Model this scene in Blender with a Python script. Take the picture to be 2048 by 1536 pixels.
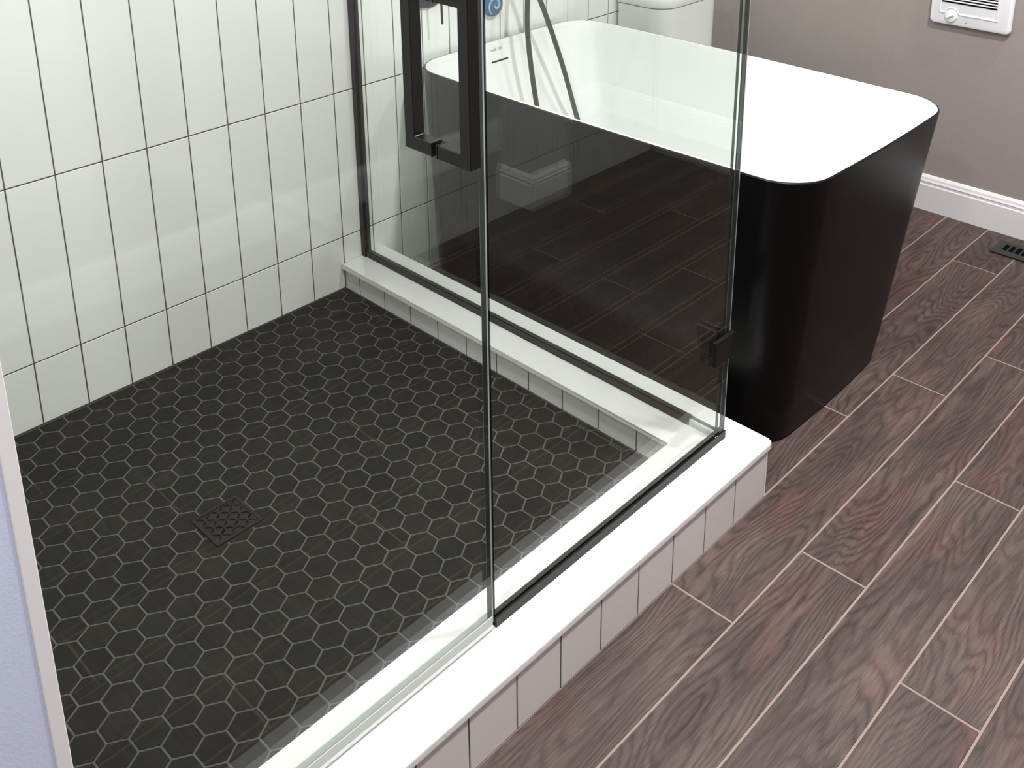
import bpy, bmesh, math, random
from mathutils import Vector, Matrix

# ------------------------------------------------------------------ clear
for o in list(bpy.data.objects):
    bpy.data.objects.remove(o, do_unlink=True)
S = bpy.context.scene
COL = S.collection
R = random.Random(7)

# ------------------------------------------------------------------ camera, light, exposure
cam_d = bpy.data.cameras.new('camera')
cam = bpy.data.objects.new('camera', cam_d); COL.objects.link(cam)
cam.matrix_world = Matrix(((0.729379, -0.206506, 0.652198, 2.14408),
                           (0.684110, 0.220439, -0.695270, -0.68478),
                           (-0.000193, 0.953290, 0.302056, 1.50617),
                           (0, 0, 0, 1)))
cam_d.sensor_fit = 'HORIZONTAL'
cam_d.sensor_width = 36.0
cam_d.lens = 36.0 * 2096.36 / 2048.0
cam_d.shift_x = -56.73 / 2048.0
cam_d.shift_y = -636.95 / 2048.0          # the photo is the lower crop of an upright frame
cam_d.clip_start = 0.02
S.camera = cam

w = bpy.data.worlds.new('world'); S.world = w; w.use_nodes = True
w.node_tree.nodes['Background'].inputs[0].default_value = (0.9, 0.95, 1.0, 1)
w.node_tree.nodes['Background'].inputs[1].default_value = 0.15


def lamp(name, loc, watts, size, color=(1, 1, 1), rot=(0, 0, 0)):
    d = bpy.data.lights.new(name, 'AREA'); d.shape = 'DISK'; d.size = size
    d.energy = watts; d.color = color
    o = bpy.data.objects.new(name, d); COL.objects.link(o)
    o.location = loc; o.rotation_euler = rot
    return o


lamp('ceiling_lamp_entry', (1.80, 0.20, 2.43), 12, 0.12, (1.0, 0.97, 0.955))
lamp('ceiling_lamp_middle', (1.80, 1.22, 2.43), 32, 0.12, (1.0, 0.97, 0.955))
lamp('ceiling_lamp_far', (1.75, 2.20, 2.43), 13, 0.16, (1.0, 0.97, 0.955))
lamp('fill_lamp_near_wall', (1.90, -1.35, 2.43), 17, 0.16, (0.96, 0.98, 1.0))  # fill lamp added to brighten the lavender wall end; no fixture known there
lamp('ceiling_lamp_shower', (0.78, 0.05, 2.43), 11.5, 0.16, (0.97, 1.0, 0.97))

S.view_settings.view_transform = 'Standard'
S.view_settings.look = 'None'
S.view_settings.gamma = 1.0
S.view_settings.use_curve_mapping = False
S.view_settings.exposure = 0.7
S.cycles.transparent_max_bounces = 24
S.cycles.max_bounces = 10

# ------------------------------------------------------------------ materials
MATS = {}


def nodes_of(name):
    m = bpy.data.materials.new(name); m.use_nodes = True
    MATS[name] = m
    nt = m.node_tree
    return m, nt, nt.nodes['Principled BSDF']


def plain(name, col, rough=0.5, metal=0.0, spec=0.5, bump=0.0, bscale=200.0, var=0.0, coat=0.0):
    """one paint or glaze; faint procedural mottling, optional relief"""
    m, nt, b = nodes_of(name)
    b.inputs['Roughness'].default_value = rough
    b.inputs['Metallic'].default_value = metal
    b.inputs['Specular IOR Level'].default_value = spec
    b.inputs['Coat Weight'].default_value = coat
    tc = nt.nodes.new('ShaderNodeTexCoord')
    n = nt.nodes.new('ShaderNodeTexNoise'); n.inputs['Scale'].default_value = 9.0
    n.inputs['Detail'].default_value = 4.0
    nt.links.new(tc.outputs['Object'], n.inputs['Vector'])
    mx = nt.nodes.new('ShaderNodeMix'); mx.data_type = 'RGBA'
    k = 0.97 if var == 0 else 1.0 - var
    mx.inputs['A'].default_value = (col[0] * k, col[1] * k, col[2] * k, 1)
    mx.inputs['B'].default_value = (min(1, col[0] * (2 - k)), min(1, col[1] * (2 - k)), min(1, col[2] * (2 - k)), 1)
    nt.links.new(n.outputs['Fac'], mx.inputs['Factor'])
    nt.links.new(mx.outputs['Result'], b.inputs['Base Color'])
    if bump:
        n2 = nt.nodes.new('ShaderNodeTexNoise'); n2.inputs['Scale'].default_value = bscale
        nt.links.new(tc.outputs['Object'], n2.inputs['Vector'])
        bp = nt.nodes.new('ShaderNodeBump'); bp.inputs['Strength'].default_value = bump
        bp.inputs['Distance'].default_value = 0.002
        nt.links.new(n2.outputs['Fac'], bp.inputs['Height'])
        nt.links.new(bp.outputs['Normal'], b.inputs['Normal'])
    return m


def per_piece(name, col, spread, rough, spec=0.5, warm=0.0, bump=0.0, bscale=8.0, streak=False, coat=0.0):
    """tile glaze whose tone differs a little from piece to piece"""
    m, nt, b = nodes_of(name)
    b.inputs['Roughness'].default_value = rough
    b.inputs['Specular IOR Level'].default_value = spec
    b.inputs['Coat Weight'].default_value = coat
    oi = nt.nodes.new('ShaderNodeObjectInfo')
    rmp = nt.nodes.new('ShaderNodeValToRGB')
    e = rmp.color_ramp.elements
    e[0].color = (col[0] * (1 - spread), col[1] * (1 - spread), col[2] * (1 - spread), 1)
    e[1].color = (col[0] * (1 + spread) * (1 + warm), col[1] * (1 + spread), col[2] * (1 + spread) * (1 - warm), 1)
    nt.links.new(oi.outputs['Random'], rmp.inputs['Fac'])
    tc = nt.nodes.new('ShaderNodeTexCoord')
    add = nt.nodes.new('ShaderNodeVectorMath'); add.operation = 'ADD'
    mul = nt.nodes.new('ShaderNodeVectorMath'); mul.operation = 'SCALE'
    cmb = nt.nodes.new('ShaderNodeCombineXYZ')
    for i in range(3):
        nt.links.new(oi.outputs['Random'], cmb.inputs[i])
    nt.links.new(cmb.outputs[0], mul.inputs[0]); mul.inputs['Scale'].default_value = 37.0
    nt.links.new(tc.outputs['Object'], add.inputs[0]); nt.links.new(mul.outputs[0], add.inputs[1])
    last = rmp.outputs['Color']
    if streak:
        mp = nt.nodes.new('ShaderNodeMapping'); mp.inputs['Rotation'].default_value = (0, 0, 0.55)
        mp.inputs['Scale'].default_value = (14, 160, 14)
        nt.links.new(add.outputs[0], mp.inputs['Vector'])
        ns = nt.nodes.new('ShaderNodeTexNoise'); ns.inputs['Scale'].default_value = 1.0
        ns.inputs['Detail'].default_value = 3
        nt.links.new(mp.outputs[0], ns.inputs['Vector'])
        r2 = nt.nodes.new('ShaderNodeValToRGB')
        r2.color_ramp.elements[0].position = 0.45; r2.color_ramp.elements[0].color = (0.92, 0.92, 0.92, 1)
        r2.color_ramp.elements[1].position = 0.75; r2.color_ramp.elements[1].color = (1.45, 1.45, 1.42, 1)
        nt.links.new(ns.outputs['Fac'], r2.inputs['Fac'])
        mm = nt.nodes.new('ShaderNodeMix'); mm.data_type = 'RGBA'; mm.blend_type = 'MULTIPLY'
        mm.inputs['Factor'].default_value = 1.0
        nt.links.new(last, mm.inputs['A']); nt.links.new(r2.outputs['Color'], mm.inputs['B'])
        last = mm.outputs['Result']
    nt.links.new(last, b.inputs['Base Color'])
    if bump:
        n2 = nt.nodes.new('ShaderNodeTexNoise'); n2.inputs['Scale'].default_value = bscale
        nt.links.new(add.outputs[0], n2.inputs['Vector'])
        bp = nt.nodes.new('ShaderNodeBump'); bp.inputs['Strength'].default_value = bump
        bp.inputs['Distance'].default_value = 0.004
        nt.links.new(n2.outputs['Fac'], bp.inputs['Height'])
        nt.links.new(bp.outputs['Normal'], b.inputs['Normal'])
    return m


def wood_material():
    m, nt, b = nodes_of('wood_look_porcelain')
    N = nt.nodes.new; L = nt.links.new
    b.inputs['Roughness'].default_value = 0.5
    b.inputs['Specular IOR Level'].default_value = 0.35
    tc = N('ShaderNodeTexCoord'); oi = N('ShaderNodeObjectInfo')
    cmb = N('ShaderNodeCombineXYZ')
    for i in range(3):
        L(oi.outputs['Random'], cmb.inputs[i])
    sc = N('ShaderNodeVectorMath'); sc.operation = 'SCALE'; sc.inputs['Scale'].default_value = 41.0
    L(cmb.outputs[0], sc.inputs[0])
    add = N('ShaderNodeVectorMath'); add.operation = 'ADD'
    L(tc.outputs['Object'], add.inputs[0]); L(sc.outputs[0], add.inputs[1])
    # growth rings: iso-lines of a stretched noise, drawn as thin dark lines
    def noise(scale, detail, rough=0.5, loc=(0, 0, 0)):
        mp = N('ShaderNodeMapping'); mp.inputs['Scale'].default_value = scale; mp.inputs['Location'].default_value = loc
        L(add.outputs[0], mp.inputs['Vector'])
        n = N('ShaderNodeTexNoise'); n.inputs['Scale'].default_value = 1.0; n.inputs['Detail'].default_value = detail
        n.inputs['Roughness'].default_value = rough
        L(mp.outputs[0], n.inputs['Vector'])
        return n.outputs['Fac']

    def math_(op, a, b=None, c=None):
        m_ = N('ShaderNodeMath'); m_.operation = op
        for k, x in enumerate((a, b, c)):
            if x is None:
                continue
            if isinstance(x, (int, float)):
                m_.inputs[k].default_value = x
            else:
                L(x, m_.inputs[k])
        return m_.outputs[0]

    base = noise((6.5, 1.25, 1.0), 2.0, 0.45)
    wob = noise((95.0, 14.0, 1.0), 3.0, 0.6)
    ph = math_('MULTIPLY_ADD', wob, 1.1, math_('MULTIPLY', base, 34.0))
    tri = math_('MULTIPLY', math_('PINGPONG', ph, 0.5), 2.0)
    line = math_('POWER', tri, 2.2)
    where = noise((8.0, 2.2, 1.0), 2.0, 0.5, (3, 1, 0))
    pores = noise((480.0, 20.0, 1.0), 4.0, 0.7)
    streak = noise((75.0, 4.5, 1.0), 4.0, 0.6, (7, 2, 0))
    broad = noise((9.0, 2.6, 1.0), 3.0, 0.5, (1, 8, 0))
    t0 = math_('MULTIPLY', math_('MULTIPLY', line, where), -0.34)
    t1 = math_('MULTIPLY_ADD', pores, 0.54, t0)
    t2 = math_('MULTIPLY_ADD', streak, 0.44, t1)
    t3 = math_('MULTIPLY_ADD', broad, 0.42, t2)

    class _F:
        outputs = [t3]
    f2 = f3 = _F
    rmp = N('ShaderNodeValToRGB'); cr = rmp.color_ramp
    cr.elements[0].position = 0.38; cr.elements[0].color = (0.0215, 0.0142, 0.0126, 1)
    cr.elements[1].position = 0.90; cr.elements[1].color = (0.128, 0.092, 0.082, 1)
    e = cr.elements.new(0.64); e.color = (0.060, 0.0405, 0.0362, 1)
    L(t3, rmp.inputs['Fac'])
    # reddish patches
    mpr = N('ShaderNodeMapping'); mpr.inputs['Scale'].default_value = (9.0, 4.0, 1.0); mpr.inputs['Location'].default_value = (5, 9, 2)
    L(add.outputs[0], mpr.inputs['Vector'])
    nr = N('ShaderNodeTexNoise'); nr.inputs['Scale'].default_value = 1.0; nr.inputs['Detail'].default_value = 4.0
    L(mpr.outputs[0], nr.inputs['Vector'])
    rr = N('ShaderNodeValToRGB'); rr.color_ramp.elements[0].position = 0.52; rr.color_ramp.elements[0].color = (0, 0, 0, 1)
    rr.color_ramp.elements[1].position = 0.72; rr.color_ramp.elements[1].color = (0.75, 0.75, 0.75, 1)
    L(nr.outputs['Fac'], rr.inputs['Fac'])
    red = N('ShaderNodeMix'); red.data_type = 'RGBA'; red.blend_type = 'MULTIPLY'
    red.inputs['B'].default_value = (1.36, 0.92, 0.95, 1)
    L(rr.outputs['Color'], red.inputs['Factor']); L(rmp.outputs['Color'], red.inputs['A'])
    L(red.outputs['Result'], b.inputs['Base Color'])
    bp = N('ShaderNodeBump'); bp.inputs['Strength'].default_value = 0.25; bp.inputs['Distance'].default_value = 0.0015
    L(f2.outputs[0], bp.inputs['Height']); L(bp.outputs['Normal'], b.inputs['Normal'])
    return m


def glass_material():
    """clear pane: reflects by angle, lets light straight through"""
    m, nt, b = nodes_of('clear_glass')
    nt.nodes.remove(b)
    N = nt.nodes.new; L = nt.links.new
    out = nt.nodes['Material Output']
    g = N('ShaderNodeNewGeometry')
    dt = N('ShaderNodeVectorMath'); dt.operation = 'DOT_PRODUCT'
    L(g.outputs['Normal'], dt.inputs[0]); L(g.outputs['Incoming'], dt.inputs[1])
    ab = N('ShaderNodeMath'); ab.operation = 'ABSOLUTE'; L(dt.outputs['Value'], ab.inputs[0])
    om = N('ShaderNodeMath'); om.operation = 'SUBTRACT'; om.inputs[0].default_value = 1.0; L(ab.outputs[0], om.inputs[1])
    pw = N('ShaderNodeMath'); pw.operation = 'POWER'; pw.inputs[1].default_value = 5.0; L(om.outputs[0], pw.inputs[0])
    f = N('ShaderNodeMath'); f.operation = 'MULTIPLY_ADD'; f.inputs[1].default_value = 0.95; f.inputs[2].default_value = 0.035
    L(pw.outputs[0], f.inputs[0])
    t = N('ShaderNodeBsdfTransparent'); t.inputs[0].default_value = (0.962, 0.980, 0.970, 1)
    gl = N('ShaderNodeBsdfGlossy'); gl.inputs['Roughness'].default_value = 0.0
    gl.inputs['Color'].default_value = (1, 1, 1, 1)
    mx = N('ShaderNodeMixShader')
    L(f.outputs[0], mx.inputs[0]); L(t.outputs[0], mx.inputs[1]); L(gl.outputs[0], mx.inputs[2])
    L(mx.outputs[0], out.inputs['Surface'])
    return m


def edge_material():
    """polished pane edge: dark green glass, glossy, partly see-through"""
    m, nt, b = nodes_of('polished_glass_edge')
    N = nt.nodes.new; L = nt.links.new
    out = nt.nodes['Material Output']
    b.inputs['Base Color'].default_value = (0.02, 0.03, 0.028, 1)
    b.inputs['Roughness'].default_value = 0.06
    b.inputs['Specular IOR Level'].default_value = 0.7
    t = N('ShaderNodeBsdfTransparent'); t.inputs[0].default_value = (0.30, 0.36, 0.34, 1)
    mx = N('ShaderNodeMixShader'); mx.inputs[0].default_value = 0.72
    L(t.outputs[0], mx.inputs[1]); L(b.outputs[0], mx.inputs[2]); L(mx.outputs[0], out.inputs['Surface'])
    return m


def clear_vinyl():
    m, nt, b = nodes_of('clear_vinyl')
    N = nt.nodes.new; L = nt.links.new
    out = nt.nodes['Material Output']
    b.inputs['Base Color'].default_value = (0.80, 0.83, 0.81, 1)
    b.inputs['Roughness'].default_value = 0.15
    t = N('ShaderNodeBsdfTransparent'); t.inputs[0].default_value = (0.95, 0.97, 0.96, 1)
    mx = N('ShaderNodeMixShader'); mx.inputs[0].default_value = 0.45
    L(t.outputs[0], mx.inputs[1]); L(b.outputs[0], mx.inputs[2]); L(mx.outputs[0], out.inputs['Surface'])
    return m


def swirl_material():
    m, nt, b = nodes_of('mottled_blue_glaze')
    N = nt.nodes.new; L = nt.links.new
    b.inputs['Roughness'].default_value = 0.3
    tc = N('ShaderNodeTexCoord')
    n = N('ShaderNodeTexNoise'); n.inputs['Scale'].default_value = 70.0; n.inputs['Detail'].default_value = 4
    L(tc.outputs['Object'], n.inputs['Vector'])
    r = N('ShaderNodeValToRGB')
    r.color_ramp.elements[0].position = 0.35; r.color_ramp.elements[0].color = (0.026, 0.060, 0.115, 1)
    r.color_ramp.elements[1].position = 0.7; r.color_ramp.elements[1].color = (0.05, 0.145, 0.27, 1)
    L(n.outputs['Fac'], r.inputs['Fac']); L(r.outputs['Color'], b.inputs['Base Color'])
    return m


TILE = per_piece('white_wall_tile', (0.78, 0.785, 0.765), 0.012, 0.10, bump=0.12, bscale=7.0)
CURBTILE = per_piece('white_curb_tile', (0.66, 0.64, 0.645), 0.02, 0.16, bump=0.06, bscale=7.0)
GROUT_W = plain('dark_wall_grout', (0.075, 0.066, 0.048), 0.85, bump=0.3)
HEX = per_piece('black_hex_tile', (0.0108, 0.0113, 0.0102), 0.16, 0.5, spec=0.10, warm=0.04, streak=True)
GROUT_H = plain('grey_hex_grout', (0.072, 0.074, 0.072), 0.8, bump=0.2)
WOOD = wood_material()
GROUT_F = plain('pale_floor_grout', (0.26, 0.20, 0.178), 0.8, var=0.1)
QUARTZ = plain('white_quartz', (0.71, 0.70, 0.695), 0.14)
TAUPE = plain('taupe_wall_paint', (0.31, 0.275, 0.26), 0.6, bump=0.15, bscale=350)
LAVENDER = plain('pale_lavender_paint', (0.57, 0.62, 0.80), 0.55, bump=0.12, bscale=300)
TRIMWHITE = plain('white_trim_paint', (0.74, 0.73, 0.74), 0.35)
CEILW = plain('white_ceiling_paint', (0.8, 0.8, 0.8), 0.8)
GLASS = glass_material()
GEDGE = edge_material()
VINYL = clear_vinyl()
GLINT = plain('pale_edge_glint', (0.30, 0.33, 0.34), 0.2)  # grey that imitates bright refraction and reflection lines along the glass edges
BLACKM = plain('black_satin_metal', (0.004, 0.004, 0.004), 0.38, spec=0.35)
CHAN = plain('black_channel_metal', (0.0055, 0.0055, 0.005), 0.3, spec=0.35)
CHROME = plain('bright_screw', (0.75, 0.75, 0.75), 0.15, metal=1.0)
TUBB = plain('black_matte_acrylic', (0.0015, 0.0015, 0.0015), 0.30, spec=0.22)
TUBW = plain('white_gloss_acrylic', (0.77, 0.77, 0.765), 0.12)
CERAM = plain('white_vitreous_china', (0.72, 0.72, 0.70), 0.10)
DARKGAP = plain('dark_gap', (0.002, 0.002, 0.002), 0.9, spec=0.05)
HOSE = plain('dark_grey_hose', (0.020, 0.0195, 0.019), 0.36)
HEATW = plain('white_enamel', (0.80, 0.80, 0.83), 0.35)
VENTM = plain('dark_bronze_metal', (0.013, 0.014, 0.013), 0.45)
DRAINM = plain('black_drain_metal', (0.010, 0.010, 0.0098), 0.45, spec=0.25)
PRINT = plain('grey_print', (0.30, 0.31, 0.30), 0.6)
SWB = swirl_material()
SWL = plain('pale_blue_glaze', (0.24, 0.46, 0.66), 0.3, var=0.12)

# ------------------------------------------------------------------ helpers


def link(name, bm, mat, parent=None, smooth=False):
    me = bpy.data.meshes.new(name)
    bm.normal_update()
    bm.to_mesh(me); bm.free()
    for mm in (mat if isinstance(mat, (list, tuple)) else [mat]):
        me.materials.append(mm)
    if smooth:
        for p in me.polygons:
            p.use_smooth = True
        if smooth != 'all':
            me.set_sharp_from_angle(angle=math.radians(35))
    o = bpy.data.objects.new(name, me); COL.objects.link(o)
    if parent:
        o.parent = parent
    return o


def inst(name, me, loc, parent=None, rot=(0, 0, 0)):
    o = bpy.data.objects.new(name, me); COL.objects.link(o)
    o.location = loc; o.rotation_euler = rot
    if parent:
        o.parent = parent
    return o


def empty(name, loc=(0, 0, 0)):
    o = bpy.data.objects.new(name, None); COL.objects.link(o); o.location = loc
    o.empty_display_size = 0.05
    return o


def tag(o, label, cat, group=None):
    o['label'] = label; o['category'] = cat
    if group:
        o['group'] = group
    return o


def struct(o, label=None, cat=None):
    o['kind'] = 'structure'
    if label:
        o['label'] = label
    if cat:
        o['category'] = cat
    return o


def box(bm, x0, x1, y0, y1, z0, z1, mi=0):
    v = [bm.verts.new((x, y, z)) for z in (z0, z1) for y in (y0, y1) for x in (x0, x1)]
    fs = [(0, 2, 3, 1), (4, 5, 7, 6), (0, 1, 5, 4), (2, 6, 7, 3), (0, 4, 6, 2), (1, 3, 7, 5)]
    out = []
    for f in fs:
        fc = bm.faces.new([v[i] for i in f]); fc.material_index = mi; out.append(fc)
    return out


def bbox(x0, x1, y0, y1, z0, z1, bev=0.0, seg=2):
    bm = bmesh.new(); box(bm, x0, x1, y0, y1, z0, z1)
    if bev:
        bmesh.ops.bevel(bm, geom=bm.edges[:], offset=bev, segments=seg, profile=0.5, affect='EDGES')
    return bm


def slab_mesh(name, sx, sy, sz, ch, mat):
    """a tile: sx by sy, sz thick, top face chamfered, origin at centre of the back, top towards +Z"""
    bm = bmesh.new()
    hx, hy = sx / 2, sy / 2
    ring = []
    for (a, b, z) in ((hx, hy, 0), (hx, hy, sz - ch), (hx - ch, hy - ch, sz)):
        ring.append([bm.verts.new((s * a, t * b, z)) for s, t in ((-1, -1), (1, -1), (1, 1), (-1, 1))])
    for k in range(2):
        for i in range(4):
            j = (i + 1) % 4
            bm.faces.new((ring[k][i], ring[k][j], ring[k + 1][j], ring[k + 1][i]))
    bm.faces.new(ring[2]); bm.faces.new(ring[0][::-1])
    me = bpy.data.meshes.new(name); bm.normal_update(); bm.to_mesh(me); bm.free(); me.materials.append(mat)
    return me


def prism(bm, pts, z0, z1, mi=0):
    a = [bm.verts.new((x, y, z0)) for x, y in pts]; b = [bm.verts.new((x, y, z1)) for x, y in pts]
    n = len(pts)
    for i in range(n):
        j = (i + 1) % n
        f = bm.faces.new((a[i], a[j], b[j], b[i])); f.material_index = mi
    bm.faces.new(a[::-1]).material_index = mi
    bm.faces.new(b).material_index = mi


def loft(bm, rings, cap0=True, cap1=True, closed=True):
    vs = [[bm.verts.new(p) for p in r] for r in rings]
    n = len(vs[0])
    for k in range(len(vs) - 1):
        for i in range(n if closed else n - 1):
            j = (i + 1) % n
            bm.faces.new((vs[k][i], vs[k][j], vs[k + 1][j], vs[k + 1][i]))
    if cap0:
        bm.faces.new(vs[0][::-1])
    if cap1:
        bm.faces.new(vs[-1])
    return vs


def tube(bm, pts, r, seg=10, caps=True):
    pts = [Vector(p) for p in pts]
    rings = []; up = Vector((0.31, 0.2, 0.93))
    for i, p in enumerate(pts):
        d = (pts[min(i + 1, len(pts) - 1)] - pts[max(i - 1, 0)]).normalized()
        a = d.cross(up)
        if a.length < 1e-4:
            a = d.cross(Vector((1, 0, 0)))
        a.normalize(); b = d.cross(a).normalized(); up = b.cross(d) if False else up
        rings.append([p + (a * math.cos(2 * math.pi * k / seg) + b * math.sin(2 * math.pi * k / seg)) * r for k in range(seg)])
    loft(bm, rings, caps, caps)


def rrect(cx, cy, hx, hy, r, n=8, bowx=0.0, bowy=0.0, side=6):
    """rounded rectangle with gently bowed sides, counter-clockwise"""
    pts = []
    cs = [(cx + hx - r, cy - hy + r, -90), (cx + hx - r, cy + hy - r, 0), (cx - hx + r, cy + hy - r, 90), (cx - hx + r, cy - hy + r, 180)]
    for q in range(4):
        ox, oy, a0 = cs[q]
        for k in range(n + 1):
            a = math.radians(a0 + 90.0 * k / n)
            pts.append((ox + r * math.cos(a), oy + r * math.sin(a)))
        nx = cs[(q + 1) % 4]
        a = math.radians(a0 + 90)
        p0 = (ox + r * math.cos(a), oy + r * math.sin(a)); p1 = (nx[0] + r * math.cos(a), nx[1] + r * math.sin(a))
        for k in range(1, side):
            t = k / side
            pts.append((p0[0] + (p1[0] - p0[0]) * t, p0[1] + (p1[1] - p0[1]) * t))
    out = []
    for x, y in pts:
        u, v = (x - cx) / hx, (y - cy) / hy
        out.append((x + bowx * math.copysign(1, u) * abs(u) ** 3 * (1 - v * v), y + bowy * math.copysign(1, v) * abs(v) ** 3 * (1 - u * u)))
    return out


def spline(pts, n=12):
    P = [Vector(p) for p in pts]; P = [2 * P[0] - P[1]] + P + [2 * P[-1] - P[-2]]
    out = []
    for i in range(1, len(P) - 2):
        for k in range(n):
            t = k / n; a, b, c, d = P[i - 1], P[i], P[i + 1], P[i + 2]
            out.append(0.5 * ((2 * b) + (c - a) * t + (2 * a - 5 * b + 4 * c - d) * t * t + (3 * b - a - 3 * c + d) * t ** 3))
    out.append(P[-2])
    return out


# ------------------------------------------------------------------ dimensions (metres, from the perspective solve)
TP = 0.1025                 # wall tile pitch
TH = 0.4099                 # tile row height
ROWB = 0.2063               # lowest full joint above the floor
PAN = 0.0538                 # shower floor at the walls
Y0 = -0.426                  # near end of the shower
YC = 0.8203                  # inner face of the far curb
XC = 1.1165                 # inner face of the front curb
ZS = 0.130                  # top of the curb caps
YB = 2.509                  # far wall
CEIL = 2.44

# ------------------------------------------------------------------ floor of wood-look planks
fb = bmesh.new(); box(fb, -0.1, 2.95, -2.0, 2.63, -0.06, -0.0007)
floor = link('floor', fb, GROUT_F)
struct(floor, 'brown wood-look plank tiles with pale grout over the whole bathroom floor')
PW, PLN, GJ = 0.13491, 0.9140, 0.0040
XL = 0.97963
known = {2: 1.308, 3: 1.5395, 4: 1.776, 5: 1.263, 6: 0.712, 1: 1.62, 0: 1.05, 7: 1.42, 8: 1.01, -1: 1.62}
for i in range(-8, 15):
    x0 = XL + PW * (i - 1)
    x1 = x0 + PW
    ys = known.get(i, None)
    if ys is None:
        ys = 0.2 + ((i * 0.37) % 1.0) * PLN
    y = ys - PLN * 5
    while y < YB:
        a, b = max(y, -1.95), min(y + PLN, YB)
        y += PLN
        if b - a < 0.03:
            continue
        # keep out from under the shower box
        if x0 < 1.22 and a < 0.93:
            if b <= 0.99:
                continue
            a = max(a, 0.945)
        xa, xb = max(x0, 0.012), min(x1, 2.9)
        if xb - xa < 0.02:
            continue
        if xa < 1.22 < xb and a < 0.93:
            xa = 1.22
        me = slab_mesh('plank', xb - xa - GJ, b - a - GJ, 0.008, 0.0008, WOOD)
        inst('plank', me, ((xa + xb) / 2, (a + b) / 2, -0.008 + 0.0002 * R.random()), floor)

# ------------------------------------------------------------------ walls
wl = bmesh.new(); box(wl, -0.10, -0.0012, Y0, YB + 0.1, -0.05, CEIL)
wall_left = link('wall_left', wl, GROUT_W)
struct(wall_left, 'white tiled wall of tall stacked tiles behind shower and tub')
tile_cache = {}


def wall_tile(kx, kz, mat):
    key = (round(kx, 4), round(kz, 4), mat.name)
    if key not in tile_cache:
        tile_cache[key] = slab_mesh('tile', kx, kz, 0.0075, 0.0007, mat)
    return tile_cache[key]


GW = 0.0030
rotL = (math.radians(90), 0, math.radians(90))        # tile top faces +X
rows = [(0.0, ROWB)] + [(ROWB + k * TH, min(ROWB + (k + 1) * TH, CEIL)) for k in range(6)]
k = -5
def col(q):
    return q * TP if q <= 9 else 9 * TP + (q - 9) * 0.1008


while col(k) < YB:
    ya, yb = max(col(k), Y0), min(col(k + 1), YB)
    k += 1
    if yb - ya < 0.01:
        continue
    for za, zb in rows:
        if za == 0.0 and yb <= 0.84:
            za = PAN
        if zb - za < 0.02:
            continue
        me = wall_tile(yb - ya - GW, zb - za - GW, TILE)
        inst('tile', me, (-0.0075 + R.uniform(-0.0002, 0.0002), (ya + yb) / 2, (za + zb) / 2), wall_left, rotL)

# wall beyond the tub
wbm = bmesh.new(); box(wbm, -0.1, 2.95, YB, YB + 0.1, -0.05, CEIL)
wall_back = link('wall_back', wbm, TAUPE)
struct(wall_back, 'plain taupe painted wall behind the tub')


def baseboard_profile():
    return [(0, 0), (0.014, 0), (0.014, 0.088), (0.0115, 0.092), (0.0115, 0.098), (0.013, 0.101), (0.010, 0.107), (0.0085, 0.114), (0.004, 0.121), (0, 0.122)]


bbm = bmesh.new()
pr = baseboard_profile()
loft(bbm, [[(x, YB - d, z) for d, z in pr] for x in (0.0, 2.85)])
bb = link('baseboard_back', bbm, TRIMWHITE)
struct(bb, 'white moulded baseboard along the taupe wall')

# near end wall of the shower (its end face shows at the left edge)
wn = bmesh.new(); box(wn, 0.0, 1.2445, -1.95, Y0 - 0.012, -0.05, CEIL)
wall_near = link('wall_near', wn, LAVENDER)
struct(wall_near, 'pale lavender wall end beside the shower opening')
tb = bmesh.new(); box(tb, 0.0, 1.2440, Y0 - 0.012, Y0, PAN - 0.02, CEIL)
nt_ = link('tile_backing', tb, GROUT_W, wall_near)
et = bbox(1.2425, 1.2460, Y0 - 0.0135, Y0 + 0.0015, 0.0, CEIL, 0.001, 1)
etr = link('edge_trim', et, TRIMWHITE, wall_near, smooth=True)
etr['label'] = 'white edge trim strip'
rotN = (math.radians(-90), 0, 0)
rotN = (math.radians(90), 0, math.radians(180))        # top faces +Y
for i in range(12):
    xa, xb = 0.012 + i * TP, min(0.012 + (i + 1) * TP, 1.150)
    if xb - xa < 0.02:
        continue
    for za, zb in rows:
        za = max(za, PAN)
        inst('tile', wall_tile(xb - xa - GW, zb - za - GW, TILE), ((xa + xb) / 2, Y0, (za + zb) / 2), wall_near, rotN)

# right-hand walls (seen only as reflections in the glass)
wr = bmesh.new()
box(wr, 2.389, 2.53, 1.612, 1.79, -0.05, CEIL)
box(wr, 2.85, 2.95, -1.95, YB, -0.05, CEIL)
wall_right = link('wall_right', wr, TAUPE)
struct(wall_right, 'taupe right-hand wall with a projecting corner')
bbr = bmesh.new()
loft(bbr, [[(2.53, 1.612 - d, z) for d, z in pr], [(2.389 - 0.014, 1.612 - d, z) for d, z in pr]])
loft(bbr, [[(2.389 - d, 1.612, z) for d, z in pr], [(2.389 - d, 1.79, z) for d, z in pr]])
loft(bbr, [[(2.85 - d, -1.95, z) for d, z in pr], [(2.85 - d, YB, z) for d, z in pr]])
bmesh.ops.recalc_face_normals(bbr, faces=bbr.faces[:])
brr = link('baseboard_right', bbr, TRIMWHITE)
struct(brr, 'white baseboard around the right wall corner')
wf = bmesh.new(); box(wf, -0.1, 2.95, -2.05, -1.95, -0.05, CEIL)
wall_front = link('wall_front', wf, TAUPE)
struct(wall_front, 'taupe wall behind the viewpoint')
cb = bmesh.new(); box(cb, -0.1, 2.95, -2.05, YB + 0.1, CEIL, CEIL + 0.08)
ceiling = link('ceiling', cb, CEILW)
struct(ceiling, 'white ceiling')

# ------------------------------------------------------------------ shower floor: hexagon mosaic sloping to the drain
DX, DY, DH = 0.5467, 0.1237, 0.0497
SX, SY = 0.548, 0.119      # low point of the shower floor


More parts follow.
